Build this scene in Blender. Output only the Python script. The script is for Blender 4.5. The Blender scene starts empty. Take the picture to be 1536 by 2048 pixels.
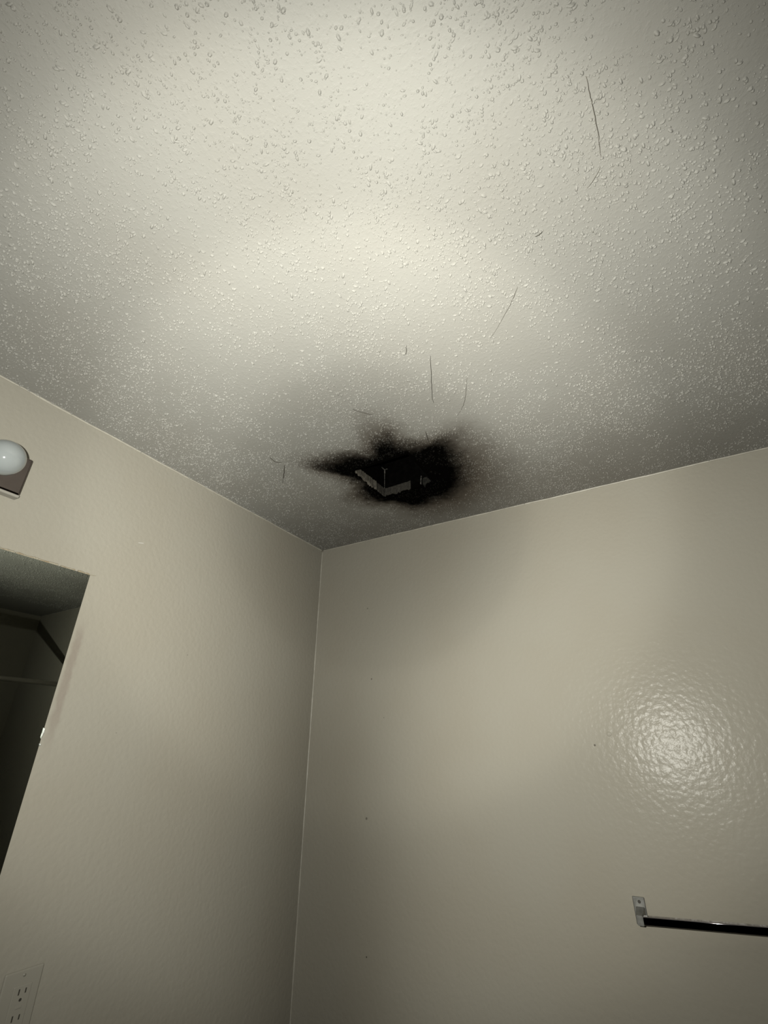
import bpy, bmesh, math, random
import numpy as np
from mathutils import Vector, Matrix

# ------------------------------------------------------------------ view, camera, light
sc = bpy.context.scene
sc.view_settings.view_transform = 'Standard'
sc.view_settings.look = 'None'
sc.view_settings.gamma = 1.0
sc.view_settings.use_curve_mapping = False
sc.view_settings.exposure = 0.0

CAM = Vector((1.26587, -1.59698, 1.62))
RGT = Vector((0.8630833, 0.5050361, 0.0050679))
UPV = Vector((0.2242726, -0.3922236, 0.8921112))
FWD = Vector((-0.4525362, 0.7688297, 0.4517874))
ROT = Matrix((RGT, UPV, -FWD)).transposed()
cd = bpy.data.cameras.new('camera')
cam = bpy.data.objects.new('camera', cd)
sc.collection.objects.link(cam)
cam.matrix_world = Matrix.Translation(CAM) @ ROT.to_4x4()
cd.sensor_fit = 'VERTICAL'
cd.sensor_height = 24.0
cd.lens = 947.433 / 2048 * 24.0
cd.clip_start = 0.01
sc.camera = cam

w = bpy.data.worlds.new('world')
sc.world = w
w.use_nodes = True
w.node_tree.nodes['Background'].inputs[0].default_value = (0, 0, 0, 1)
w.node_tree.nodes['Background'].inputs[1].default_value = 0.0

# the flash, held a hand's width to the left of the lens: a small lamp with a wide beam that fades to the sides
FLASH_POWER = 176.0
ld = bpy.data.lights.new('phone_flash', 'POINT')
ld.energy = FLASH_POWER
ld.color = (1.0, 0.985, 0.90)
ld.shadow_soft_size = 0.004
lo = bpy.data.objects.new('phone_flash', ld)
sc.collection.objects.link(lo)
BEAM = (FWD + 0.035 * RGT - 0.03 * UPV).normalized()
lo.matrix_world = Matrix.Translation(CAM + Vector((-.085, -.03, .045))) @ BEAM.to_track_quat('-Z', 'Y').to_matrix().to_4x4()
ld.use_nodes = True
nt = ld.node_tree
em = next(n for n in nt.nodes if n.type == 'EMISSION')
tc = nt.nodes.new('ShaderNodeTexCoord')
sx = nt.nodes.new('ShaderNodeSeparateXYZ')
nt.links.new(tc.outputs['Normal'], sx.inputs[0])
ac = nt.nodes.new('ShaderNodeMath'); ac.operation = 'MULTIPLY'; ac.inputs[1].default_value = -1.0
nt.links.new(sx.outputs['Z'], ac.inputs[0])
an = nt.nodes.new('ShaderNodeMath'); an.operation = 'ARCCOSINE'; an.use_clamp = False
nt.links.new(ac.outputs[0], an.inputs[0])
dv = nt.nodes.new('ShaderNodeMath'); dv.operation = 'DIVIDE'; dv.inputs[1].default_value = math.pi / 2
nt.links.new(an.outputs[0], dv.inputs[0])
fc = nt.nodes.new('ShaderNodeFloatCurve')
cu = fc.mapping.curves[0]
BEAM_CURVE = [(0, 0.66), (7, 0.68), (12, 0.78), (17, 0.98), (22, 1.17), (28, 1.12), (36, 0.79), (45, 0.60), (52, 0.31), (60, 0.13), (70, 0.03), (90, 0.002)]   # angle off axis -> strength
while len(cu.points) < len(BEAM_CURVE):
    cu.points.new(0.5, 0.5)
for pt, (a, v) in zip(cu.points, BEAM_CURVE):
    pt.location = (a / 90, v / 1.2)
fc.mapping.update()
nt.links.new(dv.outputs[0], fc.inputs['Value'])
# weak band below the axis, shaped into the beam to darken the wall corner
def lm(op, a, b=None):
    n = nt.nodes.new('ShaderNodeMath'); n.operation = op
    for i, q in enumerate((a, b)):
        if q is None: continue
        if isinstance(q, float): n.inputs[i].default_value = q
        else: nt.links.new(q, n.inputs[i])
    return n.outputs[0]
zz = lm('MAXIMUM', ac.outputs[0], .05)
uu = lm('DIVIDE', lm('ADD', lm('DIVIDE', sx.outputs['X'], zz), .10), .19)
band = lm('POWER', 2.71828, lm('MULTIPLY', lm('MULTIPLY', uu, uu), -1.0))
vm = nt.nodes.new('ShaderNodeMapRange'); vm.interpolation_type = 'SMOOTHSTEP'
nt.links.new(lm('DIVIDE', sx.outputs['Y'], zz), vm.inputs[0])
for i, q in enumerate((.08, -.55, 0.08, .52)): vm.inputs[i + 1].default_value = q
nt.links.new(lm('MULTIPLY', fc.outputs[0], lm('SUBTRACT', 1.0, lm('MULTIPLY', band, vm.outputs[0]))), em.inputs['Strength'])

# ------------------------------------------------------------------ helpers
def link(o):
    sc.collection.objects.link(o); return o

def obj(name, bm, mat, parent=None, smooth=False):
    me = bpy.data.meshes.new(name)
    bmesh.ops.recalc_face_normals(bm, faces=bm.faces)
    bm.to_mesh(me); bm.free()
    me.materials.append(mat)
    if smooth:
        me.polygons.foreach_set('use_smooth', [True] * len(me.polygons))
    o = link(bpy.data.objects.new(name, me))
    if parent:
        o.parent = parent
    return o

def tag(o, label=None, cat=None, group=None, kind=None):
    if label: o['label'] = label
    if cat: o['category'] = cat
    if group: o['group'] = group
    if kind: o['kind'] = kind
    return o

def thing(name, loc, label, cat, group=None):
    o = link(bpy.data.objects.new(name, None))
    o.location = loc
    o.empty_display_size = 0.05
    return tag(o, label, cat, group)

def box(bm, lo_, hi_, bevel=0.0, seg=2, rot=None, about=(0, 0, 0)):
    r = bmesh.ops.create_cube(bm, size=1.0)
    vs = r['verts']
    for v in vs:
        v.co = Vector([lo_[i] + (v.co[i] + 0.5) * (hi_[i] - lo_[i]) for i in range(3)])
    if bevel:
        es = list({e for v in vs for e in v.link_edges})
        rb = bmesh.ops.bevel(bm, geom=es, offset=bevel, segments=seg, profile=0.5, affect='EDGES')
        vs = list({v for f in rb['faces'] for v in f.verts} | {v for v in vs if v.is_valid})
    if rot is not None:
        bmesh.ops.rotate(bm, verts=vs, cent=about, matrix=rot)
    return vs

def tube(bm, pts, r, n=8, caps=True):
    pts = [Vector(p) for p in pts]
    rings = []
    for i, p in enumerate(pts):
        d = (pts[min(i + 1, len(pts) - 1)] - pts[max(i - 1, 0)]).normalized()
        a = d.orthogonal().normalized() if abs(d.z) > .9 else d.cross(Vector((0, 0, 1))).normalized()
        b = d.cross(a)
        rr = r[i] if isinstance(r, (list, tuple)) else r
        rings.append([bm.verts.new(p + rr * (math.cos(2 * math.pi * k / n) * a + math.sin(2 * math.pi * k / n) * b)) for k in range(n)])
    for A, B in zip(rings, rings[1:]):
        for k in range(n):
            bm.faces.new((A[k], A[(k + 1) % n], B[(k + 1) % n], B[k]))
    if caps:
        bm.faces.new(rings[0][::-1]); bm.faces.new(rings[-1])

def lathe(bm, prof, origin, axis, n=40):
    axis = Vector(axis).normalized(); a = axis.orthogonal().normalized(); b = axis.cross(a)
    o = Vector(origin); rings = []
    for h, r in prof:
        if r < 1e-6:
            rings.append([bm.verts.new(o + axis * h)])
        else:
            rings.append([bm.verts.new(o + axis * h + r * (math.cos(2 * math.pi * k / n) * a + math.sin(2 * math.pi * k / n) * b)) for k in range(n)])
    for A, B in zip(rings, rings[1:]):
        for k in range(n):
            k2 = (k + 1) % n
            if len(A) == 1: bm.faces.new((A[0], B[k2], B[k]))
            elif len(B) == 1: bm.faces.new((A[k], A[k2], B[0]))
            else: bm.faces.new((A[k], A[k2], B[k2], B[k]))

# ------------------------------------------------------------------ materials
def mat(name, col, rough=0.5, metal=0.0, spec=0.5, noise=None, bump=None, coat=0.0):
    m = bpy.data.materials.new(name); m.use_nodes = True
    n = m.node_tree.nodes; l = m.node_tree.links
    b = n['Principled BSDF']
    b.inputs['Base Color'].default_value = (*col, 1)
    b.inputs['Roughness'].default_value = rough
    b.inputs['Metallic'].default_value = metal
    b.inputs['Specular IOR Level'].default_value = spec
    b.inputs['Coat Weight'].default_value = coat
    t = n.new('ShaderNodeTexCoord')
    if noise:
        scl, col2, lo_, hi_ = noise
        nz = n.new('ShaderNodeTexNoise'); nz.inputs['Scale'].default_value = scl; nz.inputs['Detail'].default_value = 6
        l.new(t.outputs['Object'], nz.inputs['Vector'])
        mr = n.new('ShaderNodeMapRange'); mr.inputs[1].default_value = lo_; mr.inputs[2].default_value = hi_
        l.new(nz.outputs[0], mr.inputs[0])
        mx = n.new('ShaderNodeMix'); mx.data_type = 'RGBA'
        mx.inputs[6].default_value = (*col, 1); mx.inputs[7].default_value = (*col2, 1)
        l.new(mr.outputs[0], mx.inputs[0]); l.new(mx.outputs[2], b.inputs['Base Color'])
    if bump:
        scl, dist, st = bump
        nz = n.new('ShaderNodeTexNoise'); nz.inputs['Scale'].default_value = scl; nz.inputs['Detail'].default_value = 4
        l.new(t.outputs['Object'], nz.inputs['Vector'])
        bp = n.new('ShaderNodeBump'); bp.inputs['Distance'].default_value = dist; bp.inputs['Strength'].default_value = st
        l.new(nz.outputs[0], bp.inputs['Height']); l.new(bp.outputs[0], b.inputs['Normal'])
    return m

class G:
    """small node-graph writer"""
    def __init__(s, m):
        s.n = m.node_tree.nodes; s.l = m.node_tree.links
    def _in(s, sock, v):
        if isinstance(v, (int, float)): sock.default_value = v
        else: s.l.new(v, sock)
    def math(s, op, a, b=None, clamp=False):
        x = s.n.new('ShaderNodeMath'); x.operation = op; x.use_clamp = clamp
        s._in(x.inputs[0], a)
        if b is not None: s._in(x.inputs[1], b)
        return x.outputs[0]
    def noise(s, vec, scale, detail=4, rough=.5):
        x = s.n.new('ShaderNodeTexNoise'); x.inputs['Scale'].default_value = scale
        x.inputs['Detail'].default_value = detail; x.inputs['Roughness'].default_value = rough
        s.l.new(vec, x.inputs['Vector']); return x.outputs[0]
    def ramp(s, v, a, b, lo_=0., hi_=1., smooth=True):
        x = s.n.new('ShaderNodeMapRange'); x.interpolation_type = 'SMOOTHSTEP' if smooth else 'LINEAR'
        for i, q in enumerate((v, a, b, lo_, hi_)): s._in(x.inputs[i], q)
        return x.outputs[0]
    def mix(s, f, a, b):
        x = s.n.new('ShaderNodeMix'); x.data_type = 'RGBA'
        s._in(x.inputs[0], f)
        for i, q in ((6, a), (7, b)):
            if isinstance(q, tuple): x.inputs[i].default_value = (*q, 1)
            else: s.l.new(q, x.inputs[i])
        return x.outputs[2]
    def bump(s, h, dist, st=1.0, nrm=None):
        x = s.n.new('ShaderNodeBump'); x.inputs['Distance'].default_value = dist; x.inputs['Strength'].default_value = st
        s.l.new(h, x.inputs['Height'])
        if nrm is not None: s.l.new(nrm, x.inputs['Normal'])
        return x.outputs[0]
    def curve(s, v, pts):
        x = s.n.new('ShaderNodeFloatCurve'); c = x.mapping.curves[0]
        while len(c.points) < len(pts): c.points.new(.5, .5)
        for p, q in zip(c.points, pts): p.location = q
        x.mapping.update(); s.l.new(v, x.inputs['Value']); return x.outputs[0]
    def xyz(s, vec):
        x = s.n.new('ShaderNodeSeparateXYZ'); s.l.new(vec, x.inputs[0]); return x.outputs

WALL = (0.270, 0.256, 0.217)
CEIL = (0.229, 0.226, 0.208)
HX, HY = 0.600, -0.380          # where the soot fans out from
# edge of the black soot and of the brown haze, by direction round the hole
R_BLACK = [(0, .158), (.03, .145), (.06, .13), (.106, .165), (.121, .232), (.139, .272), (.17, .25), (.207, .225), (.257, .19),
           (.285, .235), (.311, .255), (.335, .222), (.379, .213), (.396, .228), (.405, .262), (.425, .283), (.462, .257), (.525, .24),
           (.58, .237), (.638, .221), (.714, .206), (.77, .212), (.82, .175), (.841, .163), (.928, .164), (1, .158)]
R_HAZE = [(0, .30), (.06, .23), (.10, .30), (.142, .40), (.2, .31), (.24, .30), (.287, .43), (.315, .42), (.36, .32), (.40, .40), (.424, .43),
          (.475, .43), (.53, .46), (.592, .46), (.65, .44), (.739, .38), (.80, .30), (.86, .24), (.926, .26), (1, .30)]

def soot_nodes(g, pos):
    x, y, z = g.xyz(pos)
    wob = g.noise(pos, 9.0, 6, .6)
    fine = g.noise(pos, 55.0, 4, .6)
    dx = g.math('SUBTRACT', x, HX); dy = g.math('SUBTRACT', y, HY)
    th = g.math('ADD', g.math('MULTIPLY', g.math('ARCTAN2', dy, dx), 1 / (2 * math.pi)), .5)
    r = g.math('SQRT', g.math('ADD', g.math('MULTIPLY', dx, dx), g.math('MULTIPLY', dy, dy)))
    r = g.math('ADD', r, g.math('MULTIPLY', g.math('SUBTRACT', wob, .5), .10))
    r = g.math('ADD', r, g.math('MULTIPLY', g.math('SUBTRACT', fine, .5), .05))
    rb = g.curve(th, R_BLACK); rh = g.curve(th, R_HAZE)
    k = g.math('DIVIDE', r, rb)
    black = g.ramp(k, .78, 1.24, 1., 0.)
    k2 = g.math('DIVIDE', g.math('SUBTRACT', r, g.math('MULTIPLY', rb, .9)), g.math('SUBTRACT', rh, g.math('MULTIPLY', rb, .9)))
    haze = g.ramp(k2, 0., 1.0, 1., 0.)
    return black, haze, r

def ceiling_material():
    m = bpy.data.materials.new('textured_ceiling_paint'); m.use_nodes = True
    g = G(m); b = g.n['Principled BSDF']
    pos = g.n.new('ShaderNodeTexCoord').outputs['Object']
    black, haze, r = soot_nodes(g, pos)
    px, py, pz = g.xyz(pos)      # ceiling turns darker brown towards the right wall, in a long oval
    ex = g.math('MULTIPLY', g.math('SUBTRACT', px, .80), .72); ey = g.math('MULTIPLY', g.math('ADD', py, -.02), 1.7)
    fr = g.math('SQRT', g.math('ADD', g.math('MULTIPLY', ex, ex), g.math('MULTIPLY', ey, ey)))
    at = g.n.new('ShaderNodeAttribute'); at.attribute_name = 'relief'
    rel = at.outputs['Fac']
    base = g.mix(g.ramp(g.noise(pos, 3.0, 3), .35, .7), CEIL, (CEIL[0] * .97, CEIL[1] * .96, CEIL[2] * .95))
    hz = g.math('MULTIPLY', haze, g.math('SUBTRACT', .88, g.math('MULTIPLY', rel, .42)))
    wide_tone = g.math('MULTIPLY', g.ramp(g.math('ADD', fr, g.math('MULTIPLY', g.math('SUBTRACT', g.noise(pos, 5.0, 5, .6), .5), .35)), .25, 1.05, 1., 0.), .55)
    base = g.mix(wide_tone, base, (.084, .075, .062))
    c = g.mix(hz, base, (.048, .036, .025))
    bl = g.math('MULTIPLY', black, g.math('SUBTRACT', .992, g.math('MULTIPLY', rel, .06)), True)
    c = g.mix(bl, c, (.0010, .0009, .0008))
    g.l.new(c, b.inputs['Base Color'])
    b.inputs['Roughness'].default_value = .62
    g.l.new(g.math('MULTIPLY', g.math('SUBTRACT', 1.0, g.math('MAXIMUM', black, g.math('MULTIPLY', haze, .6))), .22), b.inputs['Specular IOR Level'])
    h = g.math('ADD', g.math('MULTIPLY', g.ramp(g.noise(pos, 130, 3, .55), .45, .75), 1.0), g.math('MULTIPLY', g.noise(pos, 420, 2), .35))
    g.l.new(g.bump(h, .0005, .6), b.inputs['Normal'])
    return m

def wall_material(name, marks, smudge=None):
    """orange-peel satin paint; marks = [(point, radius, colour)], small flecks"""
    m = bpy.data.materials.new(name); m.use_nodes = True
    g = G(m); b = g.n['Principled BSDF']
    pos = g.n.new('ShaderNodeTexCoord').outputs['Object']
    c = g.mix(g.ramp(g.noise(pos, 2.2, 4), .35, .7), WALL, (WALL[0] * .965, WALL[1] * .95, WALL[2] * .93))
    for p, rad, col, st in marks:
        d = g.n.new('ShaderNodeVectorMath'); d.operation = 'DISTANCE'
        g.l.new(pos, d.inputs[0]); d.inputs[1].default_value = p
        f = g.math('MULTIPLY', g.ramp(d.outputs['Value'], rad * .5, rad, 1., 0.), st)
        c = g.mix(f, c, col)
    if smudge:
        c = smudge(g, pos, c)
    g.l.new(c, b.inputs['Base Color'])
    b.inputs['Roughness'].default_value = .235
    b.inputs['Specular IOR Level'].default_value = .055
    v = g.n.new('ShaderNodeTexVoronoi'); v.feature = 'SMOOTH_F1'; v.inputs['Scale'].default_value = 72
    v.inputs['Smoothness'].default_value = .5
    wv = g.n.new('ShaderNodeVectorMath'); wv.operation = 'MULTIPLY_ADD'
    nz = g.n.new('ShaderNodeTexNoise'); nz.inputs['Scale'].default_value = 60; g.l.new(pos, nz.inputs['Vector'])
    g.l.new(nz.outputs[1], wv.inputs[0]); wv.inputs[1].default_value = (.012,) * 3; g.l.new(pos, wv.inputs[2])
    g.l.new(wv.outputs[0], v.inputs['Vector'])
    h = g.math('ADD', g.math('MULTIPLY', v.outputs['Distance'], -.7), g.math('MULTIPLY', g.noise(pos, 105, 2), .7))
    g.l.new(g.bump(h, .0012, .6), b.inputs['Normal'])
    return m

def left_smudge(g, pos, c):
    # dull pinkish run of old adhesive beside the mirror's edge, and a pale scuff above
    x, y, z = g.xyz(pos)
    n = g.math('MULTIPLY', g.math('SUBTRACT', g.noise(pos, 30, 4), .5), .02)
    d = g.math('ABSOLUTE', g.math('ADD', g.math('ADD', y, .948), n))
    f = g.math('MULTIPLY', g.ramp(d, .004, .014, 1., 0.), g.math('MULTIPLY', g.ramp(z, 1.58, 1.72), g.ramp(z, 1.86, 1.92, 1., 0.)))
    c = g.mix(g.math('MULTIPLY', f, .55), c, (.19, .16, .135))
    d2 = g.math('ABSOLUTE', g.math('SUBTRACT', z, g.math('ADD', 2.1637, g.math('MULTIPLY', g.math('ADD', y, .852), .25))))
    f2 = g.math('MULTIPLY', g.ramp(d2, .0008, .0018, 1., 0.), g.ramp(g.math('ABSOLUTE', g.math('ADD', y, .852)), .006, .010, 1., 0.))
    return g.mix(f2, c, (.37, .36, .33))

DARK = (.05, .042, .035)
M_ceil = ceiling_material()
M_right = wall_material('satin_wall_paint', [((.2753, 0, 1.865), .0035, DARK, .7), ((.2645, 0, 1.42), .005, DARK, .6), ((.2508, 0, 2.1386), .004, DARK, .45),
                                             ((.2735, 0, 1.068), .003, DARK, .8), ((1.025, 0, 1.64), .0035, DARK, .8), ((.33, 0, 1.73), .002, DARK, .6)])
M_left = wall_material('satin_wall_paint_scuffed', [((0, -.62, 1.88), .002, DARK, .5), ((0, -.79, 1.66), .0018, DARK, .4)], left_smudge)
M_wall = wall_material('satin_wall_paint_plain', [])
M_floor = mat('floor_vinyl', (.10, .085, .07), .5, noise=(8, (.14, .12, .10), .35, .65))
M_caulk = mat('painted_caulk', (0.344, 0.328, 0.280), .45, noise=(40, (0.288, 0.272, 0.232), .4, .7), bump=(300, .0006, .5))
M_old = mat('yellowed_caulk', (0.224, 0.176, 0.112), .6, noise=(60, (0.264, 0.240, 0.184), .4, .6), bump=(220, .001, .8))
M_chrome = mat('dulled_chrome', (.15, .15, .14), .42, .75, noise=(90, (.11, .11, .10), .4, .7))
M_bar = mat('polished_bar_chrome', (.27, .255, .265), .035, 1.0)
M_strip = mat('tarnished_chrome', (.20, .17, .16), .10, 1.0, noise=(14, (.16, .135, .125), .35, .7))
M_mirror = mat('mirror_silver', (.43, .455, .41), .012, 1.0)
M_glassedge = mat('ground_glass_edge', (.10, .14, .12), .25, 0.0, .6)
M_chip = mat('chipped_glass', (.80, .83, .80), .32, 0.5)
M_globe = mat('opal_glass', (0.240, 0.260, 0.260), .09, 0.0, .5, coat=.3)
M_porc = mat('socket_porcelain', (0.240, 0.228, 0.200), .4)
M_plate = mat('outlet_plastic', (0.252, 0.240, 0.204), .42, 0.0, .35)
M_slot = mat('outlet_slot_dark', (.03, .027, .02), .7)
M_screw = mat('painted_screw', (0.208, 0.200, 0.168), .4)
M_soot = mat('sooted_sheet_metal', (.0010, .0009, .0008), .85, 0.0, .02, noise=(60, (.0022, .002, .0018), .4, .7))
M_rim = mat('charred_drywall_edge', (.036, .033, .027), .8, 0.0, .2, noise=(120, (.022, .020, .017), .35, .65), bump=(200, .003, .9))
M_rim2 = mat('scraped_drywall_edge', (.085, .078, .064), .8, 0.0, .2, noise=(90, (.05, .045, .037), .35, .65), bump=(200, .003, .9))
M_char = mat('charred_scrap', (.016, .015, .012), .8, 0.0, .2, noise=(160, (.005, .005, .004), .4, .6))
M_tab = mat('smoked_bare_metal', (.20, .19, .17), .45, .6, .4, noise=(150, (.03, .03, .028), .4, .65))
M_dust = mat('dust_thread', (.05, .045, .036), .9, 0.0, .1)
M_dust2 = mat('faint_dust_thread', (.14, .13, .11), .9, 0.0, .1)
M_rod = mat('rod_metal', (.30, .29, .27), .35, .6)
M_tub = mat('tub_surround_plastic', (.42, .42, .38), .3, noise=(3, (.38, .38, .34), .4, .6))

# ------------------------------------------------------------------ the room shell
H = 2.44; RW = 2.42; YB = -2.75
X0, X1, Y0, Y1 = 0.511, 0.706, -0.506, -0.313     # the fan's hole

def structure(name, lo_, hi_, m):
    bm = bmesh.new(); box(bm, lo_, hi_)
    return tag(obj(name, bm, m), kind='structure')

structure('wall_left', (-.1, YB, 0), (0, .1, H), M_left)
structure('wall_right', (0, 0, 0), (RW, .1, H), M_right)
structure('wall_opposite', (RW, YB, 0), (RW + .1, .1, H), M_wall)
structure('floor', (-.1, YB, -.06), (RW + .1, .1, 0), M_floor)

def build_ceiling():
    rng = np.random.default_rng(7)
    V, Fc, REL = [], [], []
    nv = 0
    # slab with the hole cut through it
    xs = [-.1, X0, X1, RW + .1]; ys = [YB, Y0, Y1, .1]
    idx = {}
    verts = []
    for k, z in enumerate((H, H + .016)):
        for i, x in enumerate(xs):
            for j, y in enumerate(ys):
                idx[(k, i, j)] = len(verts); verts.append((x, y, z))
    quads = []
    for i in range(3):
        for j in range(3):
            if (i, j) == (1, 1): continue
            a, b_, c, d = [(i, j), (i + 1, j), (i + 1, j + 1), (i, j + 1)]
            quads.append([idx[(0, *q)] for q in (a, d, c, b_)])
            quads.append([idx[(1, *q)] for q in (a, b_, c, d)])
    hole = [(1, 1), (2, 1), (2, 2), (1, 2)]
    for p, q in zip(hole, hole[1:] + hole[:1]):
        quads.append([idx[(0, *p)], idx[(0, *q)], idx[(1, *q)], idx[(1, *p)]])
    V.append(np.array(verts, float)); REL.append(np.zeros(len(verts)))
    faces = [np.array(quads)]
    nv = len(verts)
    # splattered drops of texture, gathered in drifts
    def drops(n, rlo, rhi, hfac, region, seg):
        nonlocal nv
        cx = rng.uniform(region[0], region[1], n * 4); cy = rng.uniform(region[2], region[3], n * 4)
        f = np.zeros(n * 4)
        for sc_, am in ((5, 1.), (11, .9), (23, .9), (41, .7)):
            for _ in range(3):
                a = rng.uniform(0, 2 * np.pi); ph = rng.uniform(0, 6.28); s2 = sc_ * rng.uniform(.7, 1.4) * 2
                f += am * np.sin(s2 * (np.cos(a) * cx + np.sin(a) * cy) + ph + 1.3 * np.sin(s2 * .7 * (np.sin(a) * cx - np.cos(a) * cy)))
        pr = 1 / (1 + np.exp(-f * .55))
        keep = rng.random(n * 4) < pr
        keep &= ~((cx > X0 - .012) & (cx < X1 + .012) & (cy > Y0 - .012) & (cy < Y1 + .012))
        cx = cx[keep][:n]; cy = cy[keep][:n]; n = len(cx)
        rad = rlo + (rhi - rlo) * rng.random(n) ** 2.2
        el = 1 + 1.3 * rng.random(n) ** 2.5; ang = rng.uniform(0, np.pi, n)
        hh = rad * hfac * rng.uniform(.6, 1.25, n)
        prof = [(1.25, -.10, 0.), (.90, .22, .4), (.62, .74, .9)]   # a skirt that blends into the sheet
        t = np.arange(seg) * 2 * np.pi / seg
        wob = 1 + .22 * rng.standard_normal((n, seg)); wob = (wob + np.roll(wob, 1, 1)) / 2
        P = np.empty((n, len(prof) * seg + 1, 3)); R_ = np.empty((n, len(prof) * seg + 1))
        for k, (pr_, ph_, rr) in enumerate(prof):
            u = rad[:, None] * pr_ * wob * np.cos(t) * el[:, None]; v = rad[:, None] * pr_ * wob * np.sin(t)
            ca, sa = np.cos(ang)[:, None], np.sin(ang)[:, None]
            P[:, k * seg:(k + 1) * seg, 0] = cx[:, None] + u * ca - v * sa
            P[:, k * seg:(k + 1) * seg, 1] = cy[:, None] + u * sa + v * ca
            P[:, k * seg:(k + 1) * seg, 2] = H - hh[:, None] * ph_
            R_[:, k * seg:(k + 1) * seg] = rr
        P[:, -1, 0] = cx; P[:, -1, 1] = cy; P[:, -1, 2] = H - hh; R_[:, -1] = 1
        m_ = len(prof) * seg + 1
        q = []; tr = []
        for k in range(len(prof) - 1):
            for s in range(seg):
                q.append((k * seg + s, (k + 1) * seg + s, (k + 1) * seg + (s + 1) % seg, k * seg + (s + 1) % seg))
        for s in range(seg):
            tr.append(((len(prof) - 1) * seg + s, m_ - 1, m_ - 1, (len(prof) - 1) * seg + (s + 1) % seg))
        off = nv + np.arange(n) * m_
        faces.append((np.array(q)[None] + off[:, None, None]).reshape(-1, 4))
        faces.append((np.array(tr)[None] + off[:, None, None]).reshape(-1, 4))
        V.append(P.reshape(-1, 3)); REL.append(R_.reshape(-1)); nv += n * m_
    drops(N_BIG, .0008, .0024, 1.6, (.0, 2.1, -2.0, -.005), 7)
    drops(N_SMALL, .0006, .0011, 1.0, (.0, 2.1, -2.0, -.005), 5)
    VV = np.concatenate(V); RR = np.concatenate(REL); FF = np.concatenate(faces)
    tri = FF[:, 1] == FF[:, 2]
    quad = FF[~tri]; tris = FF[tri][:, [0, 1, 3]]
    me = bpy.data.meshes.new('ceiling')
    me.vertices.add(len(VV)); me.vertices.foreach_set('co', VV.ravel())
    nl = len(quad) * 4 + len(tris) * 3
    me.loops.add(nl); me.loops.foreach_set('vertex_index', np.concatenate([quad.ravel(), tris.ravel()]).astype(np.int32))
    me.polygons.add(len(quad) + len(tris))
    st = np.concatenate([np.arange(len(quad)) * 4, len(quad) * 4 + np.arange(len(tris)) * 3]).astype(np.int32)
    me.polygons.foreach_set('loop_start', st)
    nb = len(quads)
    sm = np.ones(len(quad) + len(tris), bool); sm[:nb] = False
    me.polygons.foreach_set('use_smooth', sm)
    me.update(calc_edges=True); me.validate()
    at = me.attributes.new('relief', 'FLOAT', 'POINT'); at.data.foreach_set('value', RR.astype(np.float32))
    me.materials.append(M_ceil)
    return tag(link(bpy.data.objects.new('ceiling', me)), kind='structure')

N_BIG, N_SMALL = 70000, 14000
build_ceiling()

# painted caulk beads run along the three joints of the corner
def bead(name, pts_fn, L, r, seed, n=160):
    rnd = random.Random(seed); bm = bmesh.new()
    pts, rr = [], []
    ph = [rnd.uniform(0, 6.28) for _ in range(4)]
    for i in range(n + 1):
        s = L * i / n
        wv = .0006 * (math.sin(s * 21 + ph[0]) + .6 * math.sin(s * 57 + ph[1]))
        pts.append(pts_fn(s, wv)); rr.append(r * (1 + .16 * math.sin(s * 33 + ph[2]) + .1 * rnd.uniform(-1, 1)))
    tube(bm, pts, rr, 10)
    return tag(obj(name, bm, M_caulk, smooth=True), kind='structure')
bead('trim_1', lambda s, wv: (.0008 + wv, -.0008 - wv, H - s), H, .0030, 1)
bead('trim_2', lambda s, wv: (.0008, -s, H - .0008 + wv), 2.6, .0032, 2)
bead('trim_3', lambda s, wv: (s, -.0008, H - .0008 + wv), 2.4, .0030, 3)

# ------------------------------------------------------------------ burnt exhaust fan in the ceiling
fan = thing('exhaust_fan_housing', ((X0 + X1) / 2, (Y0 + Y1) / 2, H), 'burnt square exhaust fan housing in the ceiling, black with soot and missing its cover', 'exhaust fan')
FB = Vector(fan.location)
def fpart(name, bm, m, parent=None, smooth=False):
    bmesh.ops.translate(bm, verts=bm.verts, vec=-FB)
    return obj(name, bm, m, parent or fan, smooth)
bm = bmesh.new()
zt = H + .19; g_ = .0015
for a, b_ in (((X0 - g_, Y0 - g_, H + .017), (X0 + .0005, Y1 + g_, zt)), ((X1 - .0005, Y0 - g_, H + .017), (X1 + g_, Y1 + g_, zt)),
              ((X0, Y0 - g_, H + .017), (X1, Y0 + .0005, zt)), ((X0, Y1 - .0005, H + .017), (X1, Y1 + g_, zt)), ((X0, Y0, zt - .001), (X1, Y1, zt))):
    box(bm, a, b_)
fpart('sheet_metal_box', bm, M_soot)

def ragged(p0, p1, up, inn, thick, seed, hi0, hi1, n=26, jag=.3):
    """a torn strip from p0 to p1: uneven lower edge, jagged ends"""
    rnd = random.Random(seed); bm = bmesh.new()
    p0, p1, up, inn = Vector(p0), Vector(p1), Vector(up), Vector(inn)
    A = []
    for i in range(n + 1):
        t = i / n
        h = hi0 + (hi1 - hi0) * t
        lo_ = -h * jag * rnd.random() ** 2
        top = h * (1 - .15 * jag * rnd.random())
        b0 = p0.lerp(p1, t) + up * lo_; b1 = p0.lerp(p1, t) + up * top
        tk = thick * (.7 + .6 * rnd.random())
        A.append([bm.verts.new(b0), bm.verts.new(b1), bm.verts.new(b1 + inn * tk * .8), bm.verts.new(b0 + inn * tk)])
    for a, b_ in zip(A, A[1:]):
        for k in range(4):
            bm.faces.new((a[k], a[(k + 1) % 4], b_[(k + 1) % 4], b_[k]))
    bm.faces.new(A[0]); bm.faces.new(A[-1][::-1])
    return bm
UP = (0, 0, 1)
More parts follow.
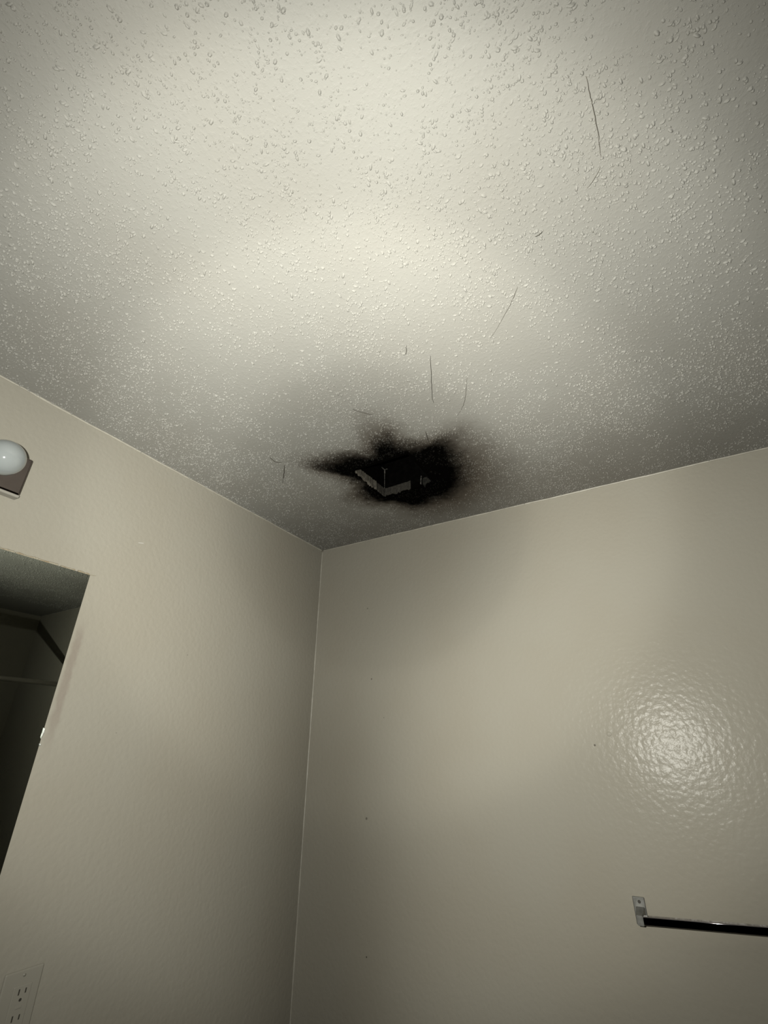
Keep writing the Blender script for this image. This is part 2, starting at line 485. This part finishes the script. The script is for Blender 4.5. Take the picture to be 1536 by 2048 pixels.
fpart('drywall_edge', ragged((X0 - .0005, Y0 + .004, H - .002), (X0 - .0005, Y0 + .125, H - .001), UP, (1, 0, 0), .008, 3, .018, .026, jag=.45), M_rim2)
fpart('drywall_edge', ragged((X0 - .0005, Y0 + .125, H - .001), (X0 - .0005, Y1, H), UP, (1, 0, 0), .005, 4, .026, .027, n=14, jag=.2), M_rim)
fpart('drywall_edge', ragged((X0, Y1 + .0005, H), (X0 + .107, Y1 + .0005, H), UP, (0, -1, 0), .004, 5, .027, .030, n=22, jag=.25), M_rim)
fpart('drywall_edge', ragged((X1 + .0005, Y1 - .002, H), (X1 + .0005, Y0 + .05, H), UP, (-1, 0, 0), .004, 6, .012, .010, n=22, jag=.5), M_soot)
# the seam of the box in the far corner, with its bent tab
bm = bmesh.new()
tube(bm, [(X0 + .002, Y1 - .002, H + .012), (X0 + .002, Y1 - .002, H + .105)], .0011, 6)
seam = fpart('corner_seam', bm, M_tab)
bm = bmesh.new()
box(bm, (X0 + .001, Y1 - .004, H + .090), (X0 + .005, Y1 - .001, H + .106))
box(bm, (X0 - .0, Y1 - .022, H + .106), (X0 + .003, Y1 - .002, H + .1085))
box(bm, (X0 + .001, Y1 - .004, H + .106), (X0 + .014, Y1 - .001, H + .108))
tab = fpart('bent_tab', bm, M_tab)
# broken bracket at the right end of the far side
bm = bmesh.new()
box(bm, (X0 + .147, Y1 - .004, H + .004), (X0 + .150, Y1, H + .036), rot=Matrix.Rotation(.08, 3, 'Y'), about=(X0 + .148, Y1, H + .02))
fpart('bracket_edge', bm, M_tab)
bm = ragged((X0 + .155, Y1 - .001, H + .002), (X0 + .185, Y1 - .001, H + .004), UP, (0, -1, 0), .004, 8, .022, .026, n=8, jag=.7)
fpart('broken_bracket', bm, M_char)
bm = bmesh.new()
box(bm, (X1 - .022, Y0 + .06, H + .05), (X1 - .003, Y0 + .085, H + .053), rot=Matrix.Rotation(.3, 3, 'Y'), about=(X1, Y0 + .07, H + .05))
fpart('bent_tab', bm, M_soot)
bm = bmesh.new()
tube(bm, [(X0 + .004, Y0 + .03, H + .06), (X0 + .012, Y0 + .06, H + .058), (X0 + .010, Y0 + .085, H + .066)], .0012, 6)
fpart('loose_wire', bm, M_soot, smooth=True)
bm = bmesh.new()
lathe(bm, [(0, 0), (0, .045), (.035, .05), (.05, .042), (.05, 0)], (X0 + .11, Y0 + .09, zt - .06), (0, 0, 1), 24)
fpart('motor', bm, M_soot)

# ------------------------------------------------------------------ dust threads hanging off the ceiling
def strand(pts, label, r=.00055, m=None):
    bm = bmesh.new(); rnd = random.Random(label)
    P = [Vector((x, y, 0)) for x, y in pts]; out = []
    for i in range(len(P) - 1):
        a, b_ = P[i], P[i + 1]
        pm = P[i - 1] if i else a; pn = P[i + 2] if i + 2 < len(P) else b_
        for k in range(8):
            t = k / 8
            q = .5 * ((2 * a) + (b_ - pm) * t + (2 * pm - 5 * a + 4 * b_ - pn) * t * t + (3 * a - pm - 3 * b_ + pn) * t ** 3)
            out.append(q)
    out.append(P[-1])
    n = len(out); o = []
    for i, q in enumerate(out):
        s = i / (n - 1)
        o.append((q.x + rnd.uniform(-1, 1) * .0006, q.y + rnd.uniform(-1, 1) * .0006, H - .0015 - .004 * math.sin(math.pi * s)))
    base = Vector(o[0])
    r *= .62
    tube(bm, [Vector(q) - base for q in o], [r * (.55 + .45 * math.sin(math.pi * min(1, .15 + i / n))) for i in range(n)], 6)
    ob = obj('dust_thread', bm, m or M_dust, smooth=True); ob.location = base
    return tag(ob, label, 'cobweb', 'dust threads on the ceiling')
strand([(1.344, -1.197), (1.345, -1.171), (1.347, -1.115), (1.346, -1.078)], 'longest dark dust thread on the ceiling, high on the right of the photo', .0006, M_dust2)
strand([(1.344, -1.068), (1.331, -1.056), (1.32, -1.045)], 'short faint thread just below the longest dust thread', .0005, M_dust2)
strand([(1.17, -.921), (1.163, -.913), (1.138, -.882), (1.087, -.827)], 'slanting dust thread in the middle of the right half of the ceiling', .0006, M_dust2)
strand([(.944, -.842), (.924, -.798), (.888, -.715), (.88, -.686)], 'dust thread hanging above the soot mark with a kinked lower tip', .0007)
strand([(.99, -.731), (.962, -.673), (.941, -.639), (.914, -.607)], 'faint dust thread above the right lobe of the soot', .0006, M_dust2)
strand([(.681, -.771), (.703, -.746), (.715, -.726)], 'short dust thread at the brown upper left edge of the soot haze', .0011)
strand([(.807, -.585), (.802, -.566), (.792, -.535)], 'short dark thread touching the top of the black soot', .0012)
strand([(.327, -.707), (.330, -.682), (.342, -.665)], 'small slanting thread left of the pointed soot tip', .0013)
strand([(.336, -.648), (.304, -.614), (.257, -.566)], 'straight dark thread left of the burnt fan, near the left wall', .0016)
strand([(.91, -.897), (.896, -.873)], 'tiny thread above the centre of the soot, shortest on the ceiling', .0007)
strand([(1.227, -1.006), (1.234, -1.009), (1.24, -1.009)], 'small dark fibre between the two long threads on the right of the ceiling', .0009)

# ------------------------------------------------------------------ vanity light strip on the left wall
vl = thing('vanity_light', (0, -1.45, 2.205), 'chrome vanity light strip with round white globe bulb above the mirror', 'wall light')
def vpart(name, bm, m, parent=None, smooth=False):
    if parent is None:
        bmesh.ops.translate(bm, verts=bm.verts, vec=-Vector(vl.location))
    return obj(name, bm, m, parent or vl, smooth)
bm = bmesh.new()
box(bm, (0.0, -1.79, 2.156), (.025, -1.186, 2.2545), .004, 3)
o = vpart('back_plate', bm, M_strip)
bm = bmesh.new()
box(bm, (0.0, -1.79, 2.1505), (.0225, -1.1845, 2.1585), .003, 3)
vpart('bottom_lip', bm, M_porc)  # pale colour paints in the wall's reflection on the chrome plate's bottom edge
for gy in (-1.2614, -1.4414, -1.6214):
    bm = bmesh.new()
    lathe(bm, [(.022, 0), (.022, .021), (.040, .020), (.052, .0165), (.052, 0)], (0, gy, 2.1988), (1, 0, 0), 32)
    sk = vpart('socket', bm, M_porc, smooth=True)
    bm = bmesh.new()
    R = .040; prof = [(.050, .013)]
    a0 = math.asin(.015 / R)
    for k in range(25):
        a = math.pi - a0 - (math.pi - a0) * k / 24
        prof.append((.090 + R * math.cos(a), R * math.sin(a)))
    prof[-1] = (.090 + R, 0)
    lathe(bm, prof, (0, gy, 2.1988), (1, 0, 0), 56)
    gb = vpart('globe_bulb', bm, M_globe, smooth=True)
    gb['label'] = 'round white opal bulb'

# ------------------------------------------------------------------ frameless mirror on the left wall
my1, my0, mz0, mz1 = -.9685, -1.93, 1.30, 2.0285
mr = thing('wall_mirror', (0, (my0 + my1) / 2, (mz0 + mz1) / 2), 'dark frameless mirror on left wall with chipped edge and crumbling caulk on top', 'mirror')
def mpart(name, bm, m, smooth=False):
    bmesh.ops.translate(bm, verts=bm.verts, vec=-Vector(mr.location)); return obj(name, bm, m, mr, smooth)
bm = bmesh.new(); box(bm, (.001, my0, mz0), (.0045, my1, mz1)); mpart('glass_edge', bm, M_glassedge)
bm = bmesh.new(); box(bm, (.0045, my0 + .0004, mz0 + .0004), (.006, my1 - .0004, mz1 - .0004)); mpart('mirror_glass', bm, M_mirror)
# crumbling caulk over the top edge
rnd = random.Random(11); bm = bmesh.new()
y = my1 + .014
tube(bm, [(.002, my1 - .002, mz1 + .001), (.0025, my1 + .008, mz1 + .0022), (.002, my1 + .017, mz1 + .0035)], [.0012, .0010, .0004], 6)
y = my1 - .002
while y > my0:
    L = rnd.uniform(.012, .05); g2 = rnd.choice([0, 0, .004, .008])
    n = 5; pts = [(.0035, y - L * i / n, mz1 + .0015 + rnd.uniform(-.0006, .0006)) for i in range(n + 1)]
    tube(bm, pts, [rnd.uniform(.0018, .0034) for _ in pts], 7)
    y -= L + g2
mpart('top_caulk', bm, M_old)['label'] = 'yellowed broken caulk'
for pz, py, s, hh in ((1.655, my1, .0024, .010), (1.648, my1 - .0008, .0016, .006), (1.6300, my1 + .001, .0022, .0025)):
    bm = bmesh.new()
    vs = [bm.verts.new(q) for q in ((.006, py - s, pz + hh), (.0075, py + s * .6, pz + hh * .8), (.0072, py + s, pz), (.006, py + s * .2, pz - hh), (.0085, py - s * .4, pz - hh * .3), (.002, py, pz))]
    bmesh.ops.convex_hull(bm, input=vs)
    mpart('edge_chip', bm, M_chip)['label'] = 'bright chip in the mirror edge'

# ------------------------------------------------------------------ outlet on the left wall
oy, oz = -.8665, 1.169
ou = thing('wall_outlet', (0, oy, oz), 'cream duplex wall outlet plate low on the left wall beside the mirror', 'outlet')
bm = bmesh.new(); box(bm, (0, -.0362, -.0575), (.0055, .0362, .0575), .0028, 3)
obj('cover_plate', bm, M_plate, ou)
bm = bmesh.new(); box(bm, (.003, -.0145, -.0335), (.0072, .0195, .0335), .0012, 2)
rc = obj('receptacle', bm, M_plate, ou)
for dz in (.0195, -.0195):
    for (yy, hh) in ((-.0030, .0046), (.0094, .0038)):
        bm = bmesh.new(); box(bm, (.0062, yy - .0012, dz + .004 - hh), (.0075, yy + .0012, dz + .004 + hh))
        obj('slot', bm, M_slot, rc)
    bm = bmesh.new(); lathe(bm, [(.0062, 0), (.0062, .0026), (.0075, .0026), (.0075, 0)], (0, .003, dz - .0085), (1, 0, 0), 16)
    obj('ground_hole', bm, M_slot, rc)
bm = bmesh.new(); box(bm, (.0066, -.003, -.0022), (.0080, .009, .0022), .0006, 1); obj('test_button', bm, M_plate, rc)
for dz in (.0485, -.0485):
    bm = bmesh.new(); lathe(bm, [(.0045, 0), (.0045, .0030), (.0062, .0027), (.0066, 0)], (0, 0, dz), (1, 0, 0), 18)
    obj('screw', bm, M_screw, ou, True)

# ------------------------------------------------------------------ towel bar on the right wall
tb = thing('towel_bar', (1.064, 0, 1.276), 'square chrome towel bar on short wall brackets, low on the right wall', 'towel bar')
YAW = -.045; TILT = .046; BL = .61
TB = Vector(tb.location)
D = Vector((math.cos(YAW) * math.cos(TILT), -math.sin(YAW), math.sin(TILT))).normalized()
P0 = Vector((1.071, -.057, 1.2702))
def tpart(name, bm, m, parent=None):
    bmesh.ops.translate(bm, verts=bm.verts, vec=-TB); return obj(name, bm, m, parent or tb)
bm = bmesh.new()
hs = .0080
N = Vector((0, 0, 1)); S = D.cross(N).normalized(); N = S.cross(D)
vs = box(bm, (-.004, -hs, -hs), (BL, hs, hs), .0020, 6)
Mx = Matrix((D, -S, N)).transposed().to_4x4(); Mx.translation = P0
bmesh.ops.transform(bm, matrix=Mx, verts=bm.verts)
bar = tpart('bar', bm, M_bar)
for p in bar.data.polygons:
    p.use_smooth = max(abs((Vector(p.normal) @ q)) for q in (D, S, N)) < .999
for k, base in ((0, P0), (1, P0 + D * (BL - .006))):
    bx, bz, by = base.x, base.z, base.y
    bm = bmesh.new(); box(bm, (bx - .0205, -.005, bz - .022), (bx + .0065, .0, bz + .033), .0014, 2)
    pl = tpart('wall_plate', bm, M_chrome)
    bm = bmesh.new()                                   # the arm tapers from the plate out to the bar
    b0 = [(bx - .016, -.004, bz - .018), (bx + .004, -.004, bz - .018), (bx + .004, -.004, bz + .014), (bx - .016, -.004, bz + .014)]
    b1 = [(bx - .011, by - .009, bz - .0095), (bx + .003, by - .009, bz - .0095), (bx + .003, by - .009, bz + .0095), (bx - .011, by - .009, bz + .0095)]
    A = [bm.verts.new(q) for q in b0]; B = [bm.verts.new(q) for q in b1]
    bm.faces.new(A); bm.faces.new(B[::-1])
    for i in range(4): bm.faces.new((A[i], B[i], B[(i + 1) % 4], A[(i + 1) % 4]))
    bmesh.ops.bevel(bm, geom=list(bm.edges), offset=.001, segments=2, affect='EDGES')
    tpart('arm', bm, M_chrome)
    bm = bmesh.new(); lathe(bm, [(0, 0), (0, .0035), (.0018, .003), (.002, 0)], (bx - .006, -.005, bz + .0235), (0, -1, 0), 14)
    tpart('screw', bm, M_slot, None)

# painted-over nail plug on the right wall
bm = bmesh.new(); lathe(bm, [(-.001, .0075), (.0008, .006), (.0016, .003), (.0010, .0012), (.0010, 0)], (0, 0, 0), (0, -1, 0), 20)
o = obj('nail_plug', bm, M_right, None, True); o.location = (1.068, 0, 1.6684)
tag(o, 'small painted-over nail plug on the right wall in the glare', 'nail plug')

# ------------------------------------------------------------------ seen dimly in the mirror: the shower side
rod = thing('shower_rod', (1.66, -1.2, 1.94), 'dim metal shower rod seen only in the dark mirror', 'shower rod')
bm = bmesh.new(); tube(bm, [(0, 1.2 - .008, 0), (0, -1.5, 0)], .0125, 16); obj('rod', bm, M_rod, rod, True)
bm = bmesh.new(); lathe(bm, [(0, 0), (0, .032), (.006, .03), (.012, .016), (.012, 0)], (0, 1.2, 0), (0, -1, 0), 24); obj('flange', bm, M_rod, rod, True)
